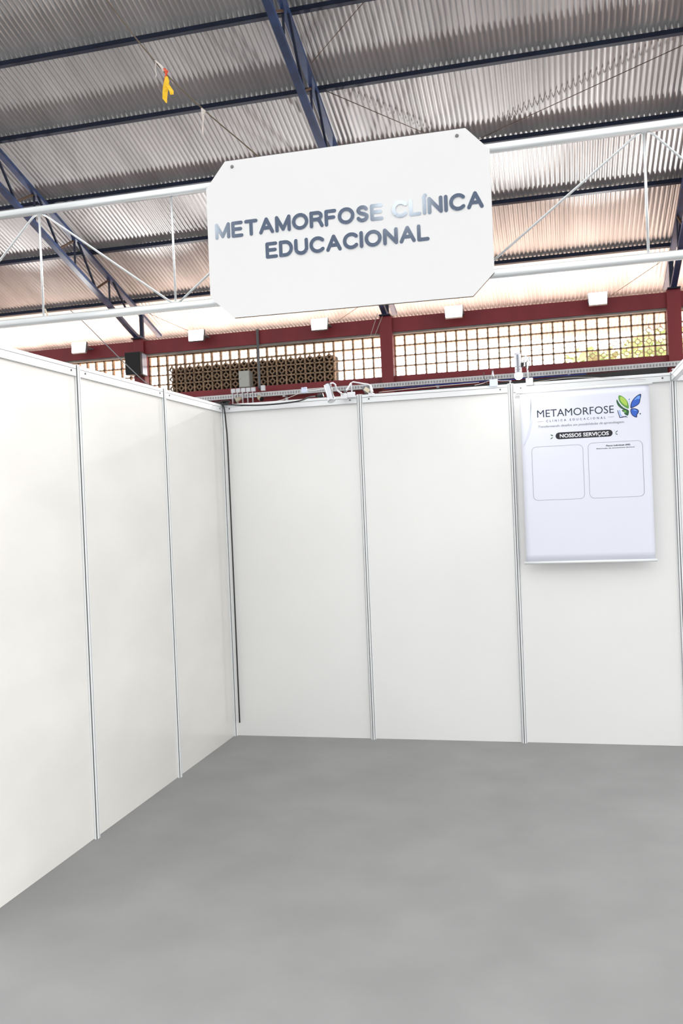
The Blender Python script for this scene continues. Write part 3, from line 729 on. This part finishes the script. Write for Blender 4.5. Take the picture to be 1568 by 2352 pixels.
cable('white_wire', [(-.52, 5.88, 2.36), (-.47, 5.88, 2.368), (-.40, 5.87, 2.385), (-.35, 5.87, 2.375), (-.29, 5.87, 2.372)], .0022, 'pale', 'curly pale wire between the pale blue clamp and the post', 'wire', 6)
cable('black_wire', [(-.455, 5.86, 2.44), (-.45, 5.86, 2.39), (-.435, 5.87, 2.36)], .0022, 'black', 'short black wire end sticking up left of the pale blue clamp', 'wire', 6)
cable('white_wire', [(-.14, 5.83, 2.345), (.1, 5.825, 2.356), (.35, 5.824, 2.335), (.55, 5.824, 2.31)], .0016, 'pale', 'thin wire sagging across the rail over the banner', 'wire', 6)

# ---------------------------------------------------------------- twine with ribbon scraps under the roof
cable('twine', [(-2.47, 4.42, 4.70), (-2.347, 4.5, 4.476), (-2.05, 4.6, 4.10), (-1.99, 4.72, 4.04), (-2.0, 5.0, 4.03), (-1.93, 5.5, 3.905), (-1.6, 6.0, 3.75)][:2] + [(-2.05, 4.5, 4.06), (-1.80, 4.5, 3.785), (-1.58, 4.5, 3.57), (-1.45, 4.5, 3.44)], .0035, 'twine', 'brown twine strung under the roof from the top edge to the sign', 'twine', 6)
cable('twine', [(-2.95, 5.0, 2.90), (-2.86, 5.0, 2.817), (-2.449, 5.0, 2.403), (-2.30, 5.0, 2.30)][:3]+[(-2.30, 5.0, 2.348)], .003, 'pvc', 'thin grey line slanting down past the loudspeaker to the left booth wall', 'twine', 6)
def ribbon(nm, pts, m_, parent):     # a strip given as centre line + widths
    m = MB(); pr = None
    for (x, y, z, wd, tw) in pts:
        d = Vector((math.cos(tw), math.sin(tw), 0))*wd/2; c = Vector((x, y, z))
        cur = [m.b.verts.new(c-d+Vector((0, -.0006, 0))), m.b.verts.new(c+d+Vector((0, -.0006, 0))), m.b.verts.new(c+d+Vector((0, .0006, 0))), m.b.verts.new(c-d+Vector((0, .0006, 0)))]
        if pr:
            for k in range(4): m.face([pr[k], pr[(k+1) % 4], cur[(k+1) % 4], cur[k]])
        else: m.face(cur[::-1])
        pr = cur
    m.face(pr); return m.build(nm, m_, parent)
t = thing('ribbon_scrap', 'yellow and red plastic ribbon scrap hanging from the twine', 'ribbon', (-2.02, 4.49, 4.05))
ribbon('red_strip', [(.005, 0, -.012, .012, 0), (.018, 0, -.03, .022, .3), (.014, .002, -.05, .010, 1.0), (.012, 0, -.068, .016, .2), (.006, 0, -.10, .014, .3), (.0, 0, -.128, .004, .3)], M['redrib'], t)
ribbon('yellow_strip', [(.018, -.003, -.060, .014, 0), (.019, -.003, -.085, .028, .2), (.012, -.004, -.115, .032, .1), (.006, -.003, -.15, .028, .3), (.003, -.003, -.178, .026, .2), (.012, -.003, -.205, .005, .2)], M['yellow'], t)
ribbon('yellow_tail', [(.022, -.005, -.105, .020, 0), (.034, -.006, -.125, .020, .2), (.045, -.006, -.145, .024, .4), (.047, -.006, -.166, .018, .2)], M['yellow'], t)
ribbon('pale_knot', [(-.045, 0, .038, .012, .2), (-.025, .002, .018, .016, .6), (-.008, 0, -.004, .018, .4), (.0, 0, -.03, .006, .3)], M['pale'], t)
ribbon('pale_tail', [(-.043, .003, .030, .006, .2), (-.050, .003, -.01, .005, .8), (-.044, .003, -.035, .006, .1), (-.049, .003, -.055, .003, .6)], M['pale'], t)
t = thing('ribbon_scrap', 'pale ribbon scrap hanging from the twine over the fourth purlin', 'ribbon', (-1.797, 4.49, 3.783))
ribbon('pale_strip', [(-.008, 0, .006, .008, 0), (.002, 0, -.012, .026, .3), (-.002, 0, -.035, .014, .9), (-.004, 0, -.07, .008, .4), (-.008, 0, -.11, .009, 1.0), (-.006, 0, -.14, .004, .2)], M['pale'], t)
t = thing('ribbon_scrap', 'brown ribbon scrap stuck beside the lower chord at the far left', 'ribbon', (-1.86, 2.99, 2.385))
ribbon('brown_strip', [(-.012, 0, .010, .006, 0), (-.008, 0, -.002, .006, .5), (-.002, 0, -.018, .008, .2), (.004, 0, -.028, .004, .2)], M['beige'], t)
bpy.context.view_layer.update()
